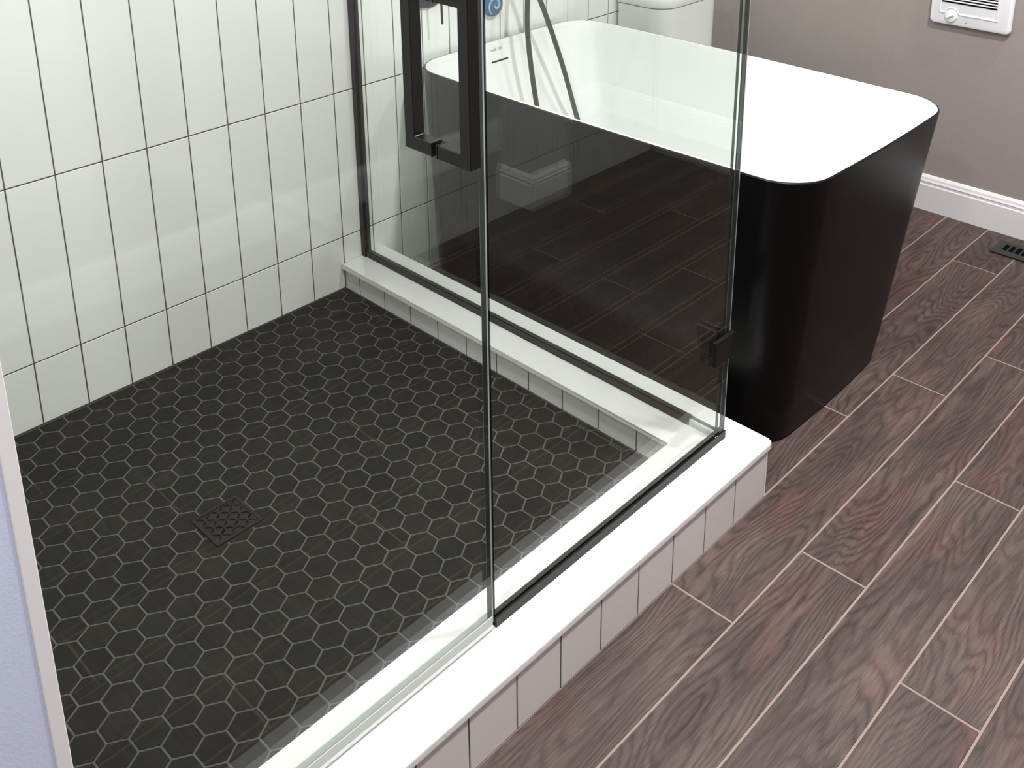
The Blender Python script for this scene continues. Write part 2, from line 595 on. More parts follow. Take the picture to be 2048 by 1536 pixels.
def panz(x, y):
    return PAN - 0.015 * max(0.0, 1 - math.hypot(x - SX, y - SY) / 0.62)


pan = empty('shower_pan', (0.55, 0.2, PAN - 0.02))
tag(pan, 'black hexagon mosaic shower floor with grey grout sloping to a drain', 'shower floor')
gb = bmesh.new()
NX, NY = 36, 42
gv = [[gb.verts.new((XC * i / NX, Y0 + (YC - Y0) * j / NY, 0)) for i in range(NX + 1)] for j in range(NY + 1)]
for row in gv:
    for v in row:
        v.co.z = panz(v.co.x, v.co.y) - 0.0011
for j in range(NY):
    for i in range(NX):
        gb.faces.new((gv[j][i], gv[j][i + 1], gv[j + 1][i + 1], gv[j + 1][i]))
ed = [e for e in gb.edges if len(e.link_faces) == 1]
ex = bmesh.ops.extrude_edge_only(gb, edges=ed)
for v in [g for g in ex['geom'] if isinstance(g, bmesh.types.BMVert)]:
    v.co.z = 0.012
gbase = link('grout_bed', gb, GROUT_H)
gbase.parent = pan; gbase.matrix_parent_inverse = Matrix.Translation(-pan.location)

HP = 0.0543; HA = HP * 0.8660 * 1.02; HG = 0.0036
HR = (HP - HG) / math.sqrt(3)


def hexpts(r):
    return [(1.02 * r * math.cos(math.radians(60 * q)), r * math.sin(math.radians(60 * q))) for q in range(6)]


def clip(poly, ax, lim, keep_less):
    out = []
    for i in range(len(poly)):
        a, b = poly[i], poly[(i + 1) % len(poly)]
        ia = (a[ax] <= lim) == keep_less; ib = (b[ax] <= lim) == keep_less
        if ia:
            out.append(a)
        if ia != ib:
            t = (lim - a[ax]) / (b[ax] - a[ax])
            out.append((a[0] + (b[0] - a[0]) * t, a[1] + (b[1] - a[1]) * t))
    return out


def hex_bm(poly, ch=0.0011, h=0.0045):
    bm = bmesh.new()
    cx = sum(p[0] for p in poly) / len(poly); cy = sum(p[1] for p in poly) / len(poly)
    def shr(p, d):
        L_ = math.hypot(p[0] - cx, p[1] - cy)
        return (cx + (p[0] - cx) * max(0, 1 - d / L_), cy + (p[1] - cy) * max(0, 1 - d / L_))
    r = [[(p[0], p[1], -h) for p in poly], [(p[0], p[1], -ch * 0.7) for p in poly], [shr(p, ch * 1.2) + (0.0,) for p in poly]]
    loft(bm, r, cap0=False)
    return bm


hexes = []
for i in range(-9, 17):
    for j in range(-13, 16):
        hexes.append((0.3959 + HA * i, 0.1225 + HP * (j + 0.5 * (i % 2))))
pieces = []
for (cx, cy) in hexes:
    poly = [(cx + p[0], cy + p[1]) for p in hexpts(HR)]
    full = all(0.003 < p[0] < XC - 0.004 and Y0 + 0.003 < p[1] < YC - 0.003 for p in poly)
    if max(abs(cx - DX), abs(cy - DY)) < DH - 0.035:
        continue
    if not full:
        for ax, lim, kl in ((0, 0.003, False), (0, XC - 0.004, True), (1, Y0 + 0.003, False), (1, YC - 0.003, True)):
            poly = clip(poly, ax, lim, kl)
            if len(poly) < 3:
                break
        if len(poly) < 3:
            continue
        area = abs(sum(poly[q][0] * poly[(q + 1) % len(poly)][1] - poly[(q + 1) % len(poly)][0] * poly[q][1] for q in range(len(poly)))) / 2
        if area < 0.00012:
            continue
    pieces.append((cx, cy, full, poly))
# cut tiles against the square drain are simply trimmed by its flange; keep the nearest visible ones as single parts
camp = Vector((2.144, -0.685, 1.506))
FWD = Vector((-0.65729, 0.68256, -0.31950)); RT = Vector((0.72045, 0.69350, -0.0006)); UPV = Vector((-0.22116, 0.23058, 0.94759))


def seen(cx, cy):
    d = Vector((cx, cy, PAN)) - camp
    z = d.dot(FWD); px = 1024 + 2086 * d.dot(RT) / z; py = 171 - 2086 * d.dot(UPV) / z
    edge_ok = True
    return -20 < px < 2070 and py < 1556 and px > 30 + (py - 880) * 0.175 - 25


pieces.sort(key=lambda t: (not seen(t[0], t[1]), (Vector((t[0], t[1], PAN)) - camp).length))
hexme = hex_bm(hexpts(HR))
me_hex = bpy.data.meshes.new('hex_tile'); hexme.normal_update(); hexme.to_mesh(me_hex); hexme.free(); me_hex.materials.append(HEX)
rest = bmesh.new()
cnt = 0


def tilt(cx, cy):
    e = 0.004
    gx = (panz(cx + e, cy) - panz(cx - e, cy)) / (2 * e); gy = (panz(cx, cy + e) - panz(cx, cy - e)) / (2 * e)
    n = Vector((-gx, -gy, 1)).normalized()
    return Vector((0, 0, 1)).rotation_difference(n)


PL = pan.location
for (cx, cy, full, poly) in pieces:
    z = panz(cx, cy) + 0.0004
    q = tilt(cx, cy) if math.hypot(cx - DX, cy - DY) > 0.03 else None
    if cnt < 296:
        if full:
            me = me_hex
        else:
            bm = hex_bm([(p[0] - cx, p[1] - cy) for p in poly])
            me = bpy.data.meshes.new('hex_tile'); bm.normal_update(); bm.to_mesh(me); bm.free(); me.materials.append(HEX)
        o = bpy.data.objects.new('hex_tile', me); COL.objects.link(o)
        o.parent = pan
        o.location = (cx - PL.x, cy - PL.y, z + R.uniform(-0.0002, 0.0002) - PL.z)
        if q:
            o.rotation_euler = q.to_euler()
        cnt += 1
    else:
        bm = hex_bm([(p[0] - cx, p[1] - cy) for p in poly])
        M = Matrix.Translation((cx, cy, z)) @ (q.to_matrix().to_4x4() if q else Matrix())
        bm.transform(M)
        tmp = bpy.data.meshes.new('t'); bm.to_mesh(tmp); bm.free(); rest.from_mesh(tmp); bpy.data.meshes.remove(tmp)
ro = link('hex_tiles', rest, HEX)
ro['kind'] = 'stuff'
ro.parent = pan; ro.matrix_parent_inverse = Matrix.Translation(-pan.location)

# ------------------------------------------------------------------ drain
drain = empty('floor_drain', (DX, DY, 0.0424))
tag(drain, 'square black drain grate with petal pattern in the hexagon floor', 'drain')
fbm = bmesh.new()
a, b_ = DH, DH - 0.006
for (x0, x1, y0, y1) in ((-a, a, -a, -b_), (-a, a, b_, a), (-a, -b_, -b_, b_), (b_, a, -b_, b_)):
    box(fbm, x0, x1, y0, y1, -0.01, 0.0012)
link('drain_frame', fbm, DRAINM, drain)
gm = bmesh.new()
gh = b_ - 0.0006
cell = 2 * gh / 6.0
grid = {}


def gvert(x, y):
    key = (round(x, 5), round(y, 5))
    if key not in grid:
        grid[key] = gm.verts.new((x, y, 0))
    return grid[key]


for i in range(6):
    for j in range(6):
        cx, cy = -gh + cell * (i + 0.5), -gh + cell * (j + 0.5)
        turn = 0 if (i + j) % 2 == 0 else 1          # petals run along the diagonals and meet four at a time
        L_, W_ = cell * 0.62, cell * 0.21
        ca, sa = math.cos(math.radians(45 - 90 * turn)), math.sin(math.radians(45 - 90 * turn))
        inner = []
        for (u, v) in ((-1, 0), (-0.55, -0.72), (0, -1), (0.55, -0.72), (1, 0), (0.55, 0.72), (0, 1), (-0.55, 0.72)):
            x, y = u * L_, v * W_
            inner.append(gm.verts.new((cx + x * ca - y * sa, cy + x * sa + y * ca, 0)))
        ring = []
        h = cell / 2
        for an in range(8):
            a8 = math.radians(225 + 45 * an - 90 * turn)
            mx = max(abs(math.cos(a8)), abs(math.sin(a8)))
            ring.append(gvert(cx + h * math.cos(a8) / mx, cy + h * math.sin(a8) / mx))
        for q in range(8):
            r = (q + 1) % 8
            gm.faces.new((ring[q], ring[r], inner[r], inner[q]))
bmesh.ops.recalc_face_normals(gm, faces=gm.faces[:])
if gm.faces[:][0].normal.z < 0:
    bmesh.ops.reverse_faces(gm, faces=gm.faces[:])
exr = bmesh.ops.extrude_face_region(gm, geom=gm.faces[:])
for v in [g for g in exr['geom'] if isinstance(g, bmesh.types.BMVert)]:
    v.co.z -= 0.003
bmesh.ops.recalc_face_normals(gm, faces=gm.faces[:])
link('grate', gm, DRAINM, drain)
ub = bmesh.new(); box(ub, -b_, b_, -b_, b_, -0.0085, -0.0031)
link('drain_well', ub, DARKGAP, drain)

# ------------------------------------------------------------------ curb: tiled sides and one white cap
curb = empty('shower_curb', (1.16, 0.86, 0))
tag(curb, 'low shower curb with white quartz cap and white tiled sides', 'curb')


def under(o, parent):
    o.parent = parent; o.matrix_parent_inverse = Matrix.Translation(-parent.location)
    return o


XO, YO = 1.2508, 0.945        # outer tile faces
kb = bmesh.new()
prism(kb, [(XC + 0.0013, Y0 + 0.001), (XO - 0.0013, Y0 + 0.001), (XO - 0.0013, YO - 0.0008), (0.001, YO - 0.0008), (0.001, YC + 0.0013), (XC + 0.0013, YC + 0.0013)], 0.002, ZS - 0.013)
under(link('curb_core', kb, GROUT_W), curb)
kb = bmesh.new()
XI, YI = 1.1045, 0.8075
XS, YS = 1.2550, 0.9590
rc = 0.012
pts = [(XI, Y0 + 0.001), (XS, Y0 + 0.001)]
for q in range(7):
    an = math.radians(90 * q / 6)
    pts.append((XS - rc + rc * math.cos(an), YS - rc + rc * math.sin(an)))
pts += [(0.0012, YS), (0.0012, YI), (XI, YI)]
prism(kb, pts, ZS - 0.0128, ZS)
bev = [e for e in kb.edges if abs(e.verts[0].co.z - e.verts[1].co.z) < 1e-6 and e.verts[0].co.z > ZS - 0.001]
bmesh.ops.bevel(kb, geom=bev, offset=0.0022, segments=2, profile=0.5, affect='EDGES')
cap = under(link('cap_slab', kb, QUARTZ, None, smooth=True), curb)
cap['label'] = 'white quartz cap'
rotX = (math.radians(90), 0, math.radians(90))
rotXm = (math.radians(90), 0, math.radians(-90))
rotYm = (math.radians(90), 0, 0)
rotYp = (math.radians(90), 0, math.radians(180))


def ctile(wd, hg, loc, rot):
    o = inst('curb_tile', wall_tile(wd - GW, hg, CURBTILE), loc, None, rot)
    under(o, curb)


zt = ZS - 0.0135
y = 0.9320 - TP
ya, yb = y, YO - 0.004
while yb > Y0:
    ctile(yb - ya, zt - 0.001, (XO - 0.0075, (ya + yb) / 2, (zt + 0.001) / 2), rotX)
    yb = ya; ya = max(ya - TP, Y0 + 0.002)
    if yb - ya < 0.01:
        break
x = 0.0628
xa, xb = 0.002, x
while xa < XC:
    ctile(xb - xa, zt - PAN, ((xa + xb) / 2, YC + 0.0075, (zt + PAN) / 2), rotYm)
    xa = xb; xb = min(xb + 0.1052, XC + 0.006)
    if xb - xa < 0.01:
        break
yb = YC
while yb > Y0 + 0.02:
    ya = max(yb - TP, Y0 + 0.002)
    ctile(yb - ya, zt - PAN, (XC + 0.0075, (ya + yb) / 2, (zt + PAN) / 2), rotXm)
    yb = ya
xb = XO - 0.004
while xb > 0.02:
    xa = max(xb - TP, 0.002)
    ctile(xb - xa, zt - 0.001, ((xa + xb) / 2, YO - 0.0075 + 0.0005, (zt + 0.001) / 2), rotYp)
    xb = xa
tr = bbox(XO - 0.0045, XO + 0.0008, YO - 0.0045, YO + 0.0008, 0.001, zt, 0.001, 1)
under(link('corner_trim', tr, TRIMWHITE), curb)

# ------------------------------------------------------------------ glass
GX0, GX1 = 1.1625, 1.1725      # front plane
GY0, GY1 = 0.8835, 0.8935      # return plane
GTOP = 2.05
YJ = 0.2440                    # joint between fixed pane and door


def pane(x0, x1, y0, y1, z0, z1, thin):
    """box whose two broad faces are clear and whose edges are dark polished glass"""
    bm = bmesh.new()
    fs = box(bm, x0, x1, y0, y1, z0, z1)
    bm.normal_update()
    for f in fs:
        ax = max(range(3), key=lambda i: abs(f.normal[i]))
        f.material_index = 0 if ax == thin else 1
    return bm


CX0, CX1 = 1.1605, 1.1765       # channel faces
front = empty('fixed_glass_panel', (1.1685, 0.57, ZS))
tag(front, 'fixed front glass panel standing in a black channel on the white curb', 'glass panel')
under(link('glass_pane', pane(GX0, GX1, YJ, 0.8985, ZS + 0.004, GTOP, 0), [GLASS, GEDGE]), front)
ch = bmesh.new()
box(ch, CX0, CX1, YJ - 0.001, 0.9000, ZS, ZS + 0.004)
box(ch, CX0, GX0 - 0.0003, YJ - 0.001, 0.9000, ZS + 0.004, ZS + 0.018)
box(ch, GX1 + 0.0003, CX1, YJ - 0.001, 0.9000, ZS + 0.004, ZS + 0.018)
under(link('bottom_channel', ch, CHAN), front)
cs = bbox(GX1 - 0.0016, GX1 + 0.0006, 0.8988, 0.9004, ZS + 0.018, GTOP, 0.0004, 1)  # added strips, no real seal: grey imitates light refracted at the pane corner
under(link('corner_glint', cs, GLINT), front)
cs = bbox(GX0 - 0.0008, GX0 + 0.0010, 0.8988, 0.9004, ZS + 0.018, GTOP, 0.0004, 1)
under(link('corner_glint', cs, GLINT), front)
# two bright channel screws near the corner
for yy in (0.872, 0.866):
    sb = bmesh.new()
    bmesh.ops.create_uvsphere(sb, u_segments=8, v_segments=6, radius=0.0016)
    bmesh.ops.translate(sb, verts=sb.verts[:], vec=(CX1 - 0.0015, yy, ZS + 0.0178))
    under(link('screw', sb, CHROME, None, smooth='all'), front)

ret = empty('return_glass_panel', (0.57, 0.8885, ZS))
tag(ret, 'glass return panel between shower and bathtub with black wall channel', 'glass panel')
under(link('glass_pane', pane(0.010, GX0 - 0.0012, GY0, GY1, ZS + 0.0175, GTOP, 1), [GLASS, GEDGE]), ret)
XE = 1.0975
ch = bmesh.new()
box(ch, 0.006, XE, 0.8810, 0.8960, ZS, ZS + 0.0172)
under(link('bottom_channel', ch, CHAN), ret)
ch = bmesh.new()
box(ch, 0.0003, 0.004, 0.8780, 0.8990, ZS, GTOP)
box(ch, 0.004, 0.017, 0.8780, 0.8830, ZS, GTOP)
box(ch, 0.004, 0.017, 0.8940, 0.8990, ZS, GTOP)
under(link('wall_channel', ch, CHAN), ret)
# clear setting strip that carries on where the channel stops
ch = bmesh.new(); box(ch, XE + 0.002, CX0 - 0.0005, 0.8815, 0.8955, ZS, ZS + 0.0170)
under(link('setting_block', ch, VINYL), ret)

clampo = empty('corner_clamp', (1.165, 0.9, 0.35))
tag(clampo, 'black square clamp holding the two glass panels at their corner', 'clamp')
under(link('outer_plate', bbox(GX1 + 0.0002, 1.1810, 0.8400, 0.8985, 0.3235, 0.3795, 0.0012, 1), BLACKM), clampo)
under(link('return_plate', bbox(1.1105, GX0 - 0.0014, GY1 + 0.0002, 0.9020, 0.3235, 0.3795, 0.0012, 1), BLACKM), clampo)
under(link('corner_block', bbox(GX0 - 0.0012, 1.1810, 0.8990, 0.9040, 0.3235, 0.3795, 0.0008, 1), BLACKM), clampo)
under(link('inner_plate', bbox(1.1105, 1.1560, 0.8755, GY0 - 0.0002, 0.3235, 0.3795, 0.0012, 1), BLACKM), clampo)

door = empty('shower_door', (1.1675, -0.09, ZS))
tag(door, 'frameless glass shower door with black pull handle and clear bottom sweep', 'shower door')
under(link('glass_pane', pane(GX0, GX1, Y0 + 0.008, 0.2365, ZS + 0.012, GTOP, 0), [GLASS, GEDGE]), door)
es = bmesh.new(); box(es, GX0 - 0.0006, GX1 + 0.0006, 0.2367, 0.2392, ZS + 0.012, GTOP)  # clear seal, coloured grey to imitate the bright reflection along it
under(link('edge_seal', es, GLINT), door)
es = bmesh.new(); box(es, GX0 - 0.0002, GX1 + 0.0002, 0.2393, 0.2412, ZS + 0.012, GTOP)
under(link('edge_gasket', es, BLACKM), door)
sw = bmesh.new()
box(sw, GX0 - 0.0022, GX0 - 0.0004, Y0 + 0.008, 0.2365, ZS + 0.0015, ZS + 0.026)
box(sw, GX1 + 0.0004, GX1 + 0.0022, Y0 + 0.008, 0.2365, ZS + 0.0015, ZS + 0.026)
box(sw, GX0 - 0.0004, GX1 + 0.0004, Y0 + 0.008, 0.2365, ZS + 0.007, ZS + 0.0115)
tube(sw, [(GX1 + 0.0034, Y0 + 0.008, ZS + 0.0075), (GX1 + 0.0034, 0.2365, ZS + 0.0075)], 0.0025, 8)
under(link('bottom_sweep', sw, VINYL), door)

hd = empty('door_handle', (1.1675, 0.162, 1.09)); hd.parent = door; hd.matrix_parent_inverse = Matrix.Translation(-door.location)
HYA, HYB = 0.1520, 0.1710
HZ0, HZ1 = 0.9735, 1.2045
TB = 0.0190


def pull(name, xs, xo):
    """square C-shaped pull: two posts and a bar, from glass face xs out to xo"""
    bm = bmesh.new()
    d = 1 if xo > xs else -1
    xi = xo - d * TB
    prof = [(xs, HZ0), (xo, HZ0), (xo, HZ1), (xs, HZ1), (xs, HZ1 - TB), (xi, HZ1 - TB), (xi, HZ0 + TB), (xs, HZ0 + TB)]
    a = [bm.verts.new((x, HYA, z)) for x, z in prof]; b = [bm.verts.new((x, HYB, z)) for x, z in prof]
    for i in range(8):
        j = (i + 1) % 8
        bm.faces.new((a[i], a[j], b[j], b[i]))
    # side faces as three quads each so that they stay planar and clean
    for v in (a, b):
        bm.faces.new((v[0], v[1], v[6], v[7])); bm.faces.new((v[1], v[2], v[5], v[6])); bm.faces.new((v[2], v[3], v[4], v[5]))
    bmesh.ops.recalc_face_normals(bm, faces=bm.faces[:])
    es_ = [e for e in bm.edges if len(e.link_faces) == 2 and e.calc_face_angle() > 0.5]
    bmesh.ops.bevel(bm, geom=es_, offset=0.001, segments=1, profile=0.5, affect='EDGES')
    o = link(name, bm, BLACKM); o.parent = hd; o.matrix_parent_inverse = Matrix.Translation(-Vector(hd.location))
    return o


pull('outer_pull', GX1 + 0.0012, 1.2375)
pull('inner_pull', GX0 - 0.0012, 1.1088)
for z in (HZ0, HZ1 - TB):
    for xa, xb in ((GX1, GX1 + 0.0012), (GX0 - 0.0012, GX0)):
        o = link('washer', bbox(xa, xb, HYA - 0.0004, HYB + 0.0004, z - 0.0004, z + TB + 0.0004), BLACKM)
        o.parent = hd; o.matrix_parent_inverse = Matrix.Translation(-Vector(hd.location))

# ------------------------------------------------------------------ bathtub
tub = empty('bathtub', (0.61, 1.40, 0))
tag(tub, 'freestanding bathtub, matte black outside and white inside, behind the glass', 'bathtub')
RZ = 0.645


def lerp(a, b, t):
    return a + (b - a) * t


def tub_ring(t, z, inset=0.0):
    cx = 0.6255; cy = lerp(1.342, 1.408, t)
    hx = lerp(0.570, 0.6125, t) - inset; hy = lerp(0.300, 0.366, t) - inset
    r = max(0.02, lerp(0.095, 0.100, t) - inset)
    bx = lerp(0.012, 0.010, t); by = lerp(0.012, 0.012, t)
    return [(x, y, z) for x, y in rrect(cx, cy, hx - bx, hy - by, r, 10, bx, by, 8)]


bm = bmesh.new()
rings = [tub_ring(0, 0.0, 0.012), tub_ring(0.01, 0.006, 0.004)]
for q in range(1, 9):
    t = q / 8
    tt = t ** 1.06
    rings.append(tub_ring(tt, 0.006 + (RZ - 0.009) * t))
rings.append(tub_ring(1, RZ - 0.0012, 0.0015))
rings.append(tub_ring(1, RZ - 0.0012, 0.0078))
loft(bm, rings, cap0=True, cap1=False)
under(link('outer_shell', bm, TUBB, None, smooth=True), tub)
bm = bmesh.new()


def in_ring(t, z):
    """inside: t=0 at the rim, 1 at the bottom"""
    s = min(1, t)
    cx = 0.6255; cy = lerp(1.408, 1.39, s)
    hx = lerp(0.6005, 0.445, s); hy = lerp(0.354, 0.235, s); r = lerp(0.090, 0.14, s)
    bx, by = 0.009, 0.009
    return [(x, y, z) for x, y in rrect(cx, cy, hx - bx, hy - by, r, 10, bx, by, 8)]


rings = [tub_ring(1, RZ - 0.0035, 0.0060), tub_ring(1, RZ - 0.0008, 0.0050), tub_ring(1, RZ, 0.0066), in_ring(0.0, RZ - 0.0004), in_ring(0.02, RZ - 0.009)]
for q in range(1, 11):
    t = q / 10
    rings.append(in_ring(0.02 + 0.80 * t ** 1.25, RZ - 0.009 - 0.45 * t))
rings += [in_ring(0.90, 0.158), in_ring(0.98, 0.138), in_ring(1.08, 0.128)]
loft(bm, rings, cap0=False, cap1=True)
bmesh.ops.reverse_faces(bm, faces=bm.faces[:])
bmesh.ops.recalc_face_normals(bm, faces=bm.faces[:])
basin = under(link('inner_basin', bm, TUBW, None, smooth=True), tub)
basin['label'] = 'glossy white inside and rim'

# find the end wall of the basin to seat the overflow slot and the maker's print
dg = bpy.context.evaluated_depsgraph_get()
from mathutils.bvhtree import BVHTree
bme = bmesh.new(); bme.from_mesh(basin.data); bvh = BVHTree.FromBMesh(bme)


def on_end(y, z, off=0.0006):
    hit = bvh.ray_cast(Vector((0.5, y, z)), Vector((-1, 0, 0)))
    n = hit[1] if hit[1].x > 0 else -hit[1]
    return hit[0] + n * off


def strip_on_end(bm, y0, y1, z0, z1, off=0.0006, n=6):
    a = [on_end(lerp(y0, y1, q / n), z0, off) for q in range(n + 1)]
    b = [on_end(lerp(y0, y1, q / n), z1, off) for q in range(n + 1)]
    va = [bm.verts.new(p) for p in a]; vb = [bm.verts.new(p) for p in b]
    for q in range(n):
        bm.faces.new((va[q], va[q + 1], vb[q + 1], vb[q]))


bm = bmesh.new(); strip_on_end(bm, 1.355, 1.422, 0.5840, 0.5890)
under(link('overflow_slot', bm, DARKGAP), tub)
bm = bmesh.new()
yy = 1.3565
for (wd, hh, lift) in ((0.005, 0.006, 0), (0.005, 0.006, 0), (0.004, 0.006, 0), (0.003, 0.010, 0), (0.0025, 0.0075, 0.0), (0.006, 0.0012, 0.0),
                       (0.005, 0.008, 0), (0.003, 0.008, 0), (0.005, 0.008, 0)):
    if hh > 0.004 and wd > 0.0035:
        strip_on_end(bm, yy, yy + 0.0012, 0.6175, 0.6175 + hh, n=1)
        strip_on_end(bm, yy + wd - 0.0012, yy + wd, 0.6175, 0.6175 + hh, n=1)
        strip_on_end(bm, yy, yy + wd, 0.6175 + hh - 0.0012, 0.6175 + hh, n=1)
    else:
        strip_on_end(bm, yy, yy + wd * 0.6, 0.6175, 0.6175 + hh, n=1)
    yy += wd + 0.0008
under(link('maker_print', bm, PRINT), tub)
bm = bmesh.new()
bmesh.ops.create_cone(bm, cap_ends=True, segments=24, radius1=0.036, radius2=0.033, depth=0.006, matrix=Matrix.Translation((0.6255, 1.39, 0.1315)))
under(link('drain_cap', bm, TUBW, None, smooth=True), tub)
bme.free()

# ------------------------------------------------------------------ tub valve on the wall
valve = empty('tub_valve', (0.0, 1.146, 0.8755))
tag(valve, 'round black tub valve with a thin lever on the white tile wall', 'tap')
bm = bmesh.new()
rg = []
for (xx, rr) in ((0.0002, 0.089), (0.008, 0.089), (0.0105, 0.0865), (0.0105, 0.0)):
    if rr:
        rg.append([(xx, rr * math.cos(2 * math.pi * q / 48), rr * math.sin(2 * math.pi * q / 48)) for q in range(48)])
loft(bm, rg)
bmesh.ops.recalc_face_normals(bm, faces=bm.faces[:])
link('escutcheon', bm, BLACKM, valve, smooth=True)
bm = bmesh.new(); tube(bm, [(0.010, 0, 0.0), (0.058, 0, 0.0), (0.066, 0, 0.0)], 0.021, 20)
link('valve_hub', bm, BLACKM, valve, smooth=True)
bm = bmesh.new(); tube(bm, [(0.056, 0, -0.012), (0.056, 0.002, -0.07), (0.056, 0.004, -0.127)], 0.0034, 10)
link('lever', bm, BLACKM, valve, smooth=True)

# ------------------------------------------------------------------ shower hose
hose = empty('shower_hose', (0.0, 1.43, 1.02))
tag(hose, 'dark grey hand shower hose hanging in a loop into the tub', 'hose')
path = [(0.050, 1.470, 1.015), (0.078, 1.462, 0.975), (0.097, 1.446, 0.88), (0.100, 1.440, 0.771), (0.105, 1.434, 0.682),
        (0.115, 1.438, 0.574), (0.135, 1.444, 0.442), (0.170, 1.440, 0.320), (0.235, 1.425, 0.215), (0.310, 1.44, 0.158), (0.375, 1.50, 0.143),
        (0.365, 1.57, 0.155), (0.290, 1.605, 0.190), (0.200, 1.615, 0.260), (0.150, 1.613, 0.360), (0.128, 1.572, 0.526), (0.112, 1.536, 0.647), (0.100, 1.493, 0.761),
        (0.088, 1.440, 0.880), (0.075, 1.395, 0.965), (0.070, 1.378, 1.010)]
bm = bmesh.new(); tube(bm, spline(path, 10), 0.0078, 10)
under(link('hose_tube', bm, HOSE, None, smooth=True), hose)
bm = bmesh.new(); tube(bm, [(0.0004, 1.470, 1.03), (0.004, 1.470, 1.03)], 0.028, 24)
tube(bm, [(0.004, 1.470, 1.03), (0.05, 1.470, 1.03)], 0.012, 16)
tube(bm, [(0.05, 1.470, 1.042), (0.05, 1.470, 1.005)], 0.0125, 16)
under(link('wall_outlet', bm, BLACKM, None, smooth=True), hose)
bm = bmesh.new(); tube(bm, [(0.0004, 1.375, 1.05), (0.004, 1.375, 1.05)], 0.026, 24)
tube(bm, [(0.004, 1.375, 1.05), (0.06, 1.375, 1.05)], 0.011, 16)
tube(bm, [(0.070, 1.375, 1.0), (0.070, 1.375, 1.03), (0.070, 1.375, 1.09), (0.074, 1.375, 1.2), (0.09, 1.375, 1.25)], 0.0135, 16)
under(link('hand_shower', bm, BLACKM, None, smooth=True), hose)

# ------------------------------------------------------------------ blue swirl disc on the wall
sd = empty('swirl_disc', (0.0, 1.387, 0.7525))
tag(sd, 'round blue disc with a pale blue spiral stuck on the white tile', 'ornament')
bm = bmesh.new()
RD = 0.0365
rg = [[(xx, rr * math.cos(2 * math.pi * q / 40), rr * math.sin(2 * math.pi * q / 40)) for q in range(40)] for xx, rr in
      ((0.0002, RD * 0.9), (0.004, RD * 0.985), (0.010, RD), (0.016, RD * 0.97), (0.020, RD * 0.86), (0.0225, RD * 0.6), (0.0235, RD * 0.25))]
loft(bm, rg); bmesh.ops.recalc_face_normals(bm, faces=bm.faces[:])
link('disc_body', bm, SWB, sd, smooth=True)
bm = bmesh.new()
pa = []; pb = []
nsp = 60
for q in range(nsp + 1):
    t = q / nsp
    an = math.radians(170 + 440 * t)
    rr = 0.0040 + 0.025 * t ** 1.1
    wv = 0.0012 + 0.0075 * math.sin(math.pi * min(1, t * 0.95 + 0.05)) ** 0.8
    def xo(r): return 0.0238 - 0.0060 * (r / RD) ** 3
    pa.append((xo(rr - wv / 2), (rr - wv / 2) * math.cos(an), (rr - wv / 2) * math.sin(an)))
    pb.append((xo(rr + wv / 2), (rr + wv / 2) * math.cos(an), (rr + wv / 2) * math.sin(an)))
va = [bm.verts.new(p) for p in pa]; vb = [bm.verts.new(p) for p in pb]
for q in range(nsp):
    bm.faces.new((va[q], va[q + 1], vb[q + 1], vb[q]))
ex = bmesh.ops.extrude_face_region(bm, geom=bm.faces[:])
for v in [g for g in ex['geom'] if isinstance(g, bmesh.types.BMVert)]:
    v.co.x -= 0.004
bmesh.ops.recalc_face_normals(bm, faces=bm.faces[:])
sp = link('spiral', bm, SWL, sd)
sp['label'] = 'pale blue spiral'

# ------------------------------------------------------------------ toilet beyond the tub
toilet = empty('toilet', (0.2, 2.14, 0))
tag(toilet, 'white toilet tank with rounded lid against the tile wall beyond the tub', 'toilet')
TY0, TY1 = 1.968, 2.306
tcy, thy = (TY0 + TY1) / 2, (TY1 - TY0) / 2


def dring(x0, x1, cy, hy, r, z, n=8):
    """plan of the tank: square at the wall, rounded in front"""
    pts = [(x0, cy - hy)]
    for q in range(n + 1):
        an = math.radians(-90 + 90 * q / n); pts.append((x1 - r + r * math.cos(an), cy - hy + r + r * math.sin(an)))
    for q in range(n + 1):
        an = math.radians(90 * q / n); pts.append((x1 - r + r * math.cos(an), cy + hy - r + r * math.sin(an)))
    pts.append((x0, cy + hy))
    return [(x, y, z) for x, y in pts]


bm = bmesh.new()
loft(bm, [dring(0.014, 0.19, tcy, thy - 0.004, 0.075, 0.34), dring(0.014, 0.200, tcy, thy, 0.078, 0.42), dring(0.014, 0.203, tcy, thy, 0.078, 0.6515)])
under(link('tank', bm, CERAM, None, smooth=True), toilet)
bm = bmesh.new()
loft(bm, [dring(0.016, 0.2, tcy, thy - 0.003, 0.076, 0.6515), dring(0.016, 0.2, tcy, thy - 0.003, 0.076, 0.6545)])
under(link('lid_gap', bm, DARKGAP), toilet)
bm = bmesh.new()
loft(bm, [dring(0.012, 0.2045, tcy, thy + 0.001, 0.079, 0.6545), dring(0.012, 0.206, tcy, thy + 0.002, 0.08, 0.658), dring(0.012, 0.206, tcy, thy + 0.002, 0.08, 0.682),
          dring(0.014, 0.203, tcy, thy - 0.001, 0.077, 0.689), dring(0.02, 0.196, tcy, thy - 0.008, 0.07, 0.692)])
under(link('tank_lid', bm, CERAM, None, smooth=True), toilet)
bm = bmesh.new()


def oval(cx, cy, hx, hy, z, n=32):
    return [(cx + hx * math.cos(2 * math.pi * q / n), cy + hy * math.sin(2 * math.pi * q / n), z) for q in range(n)]


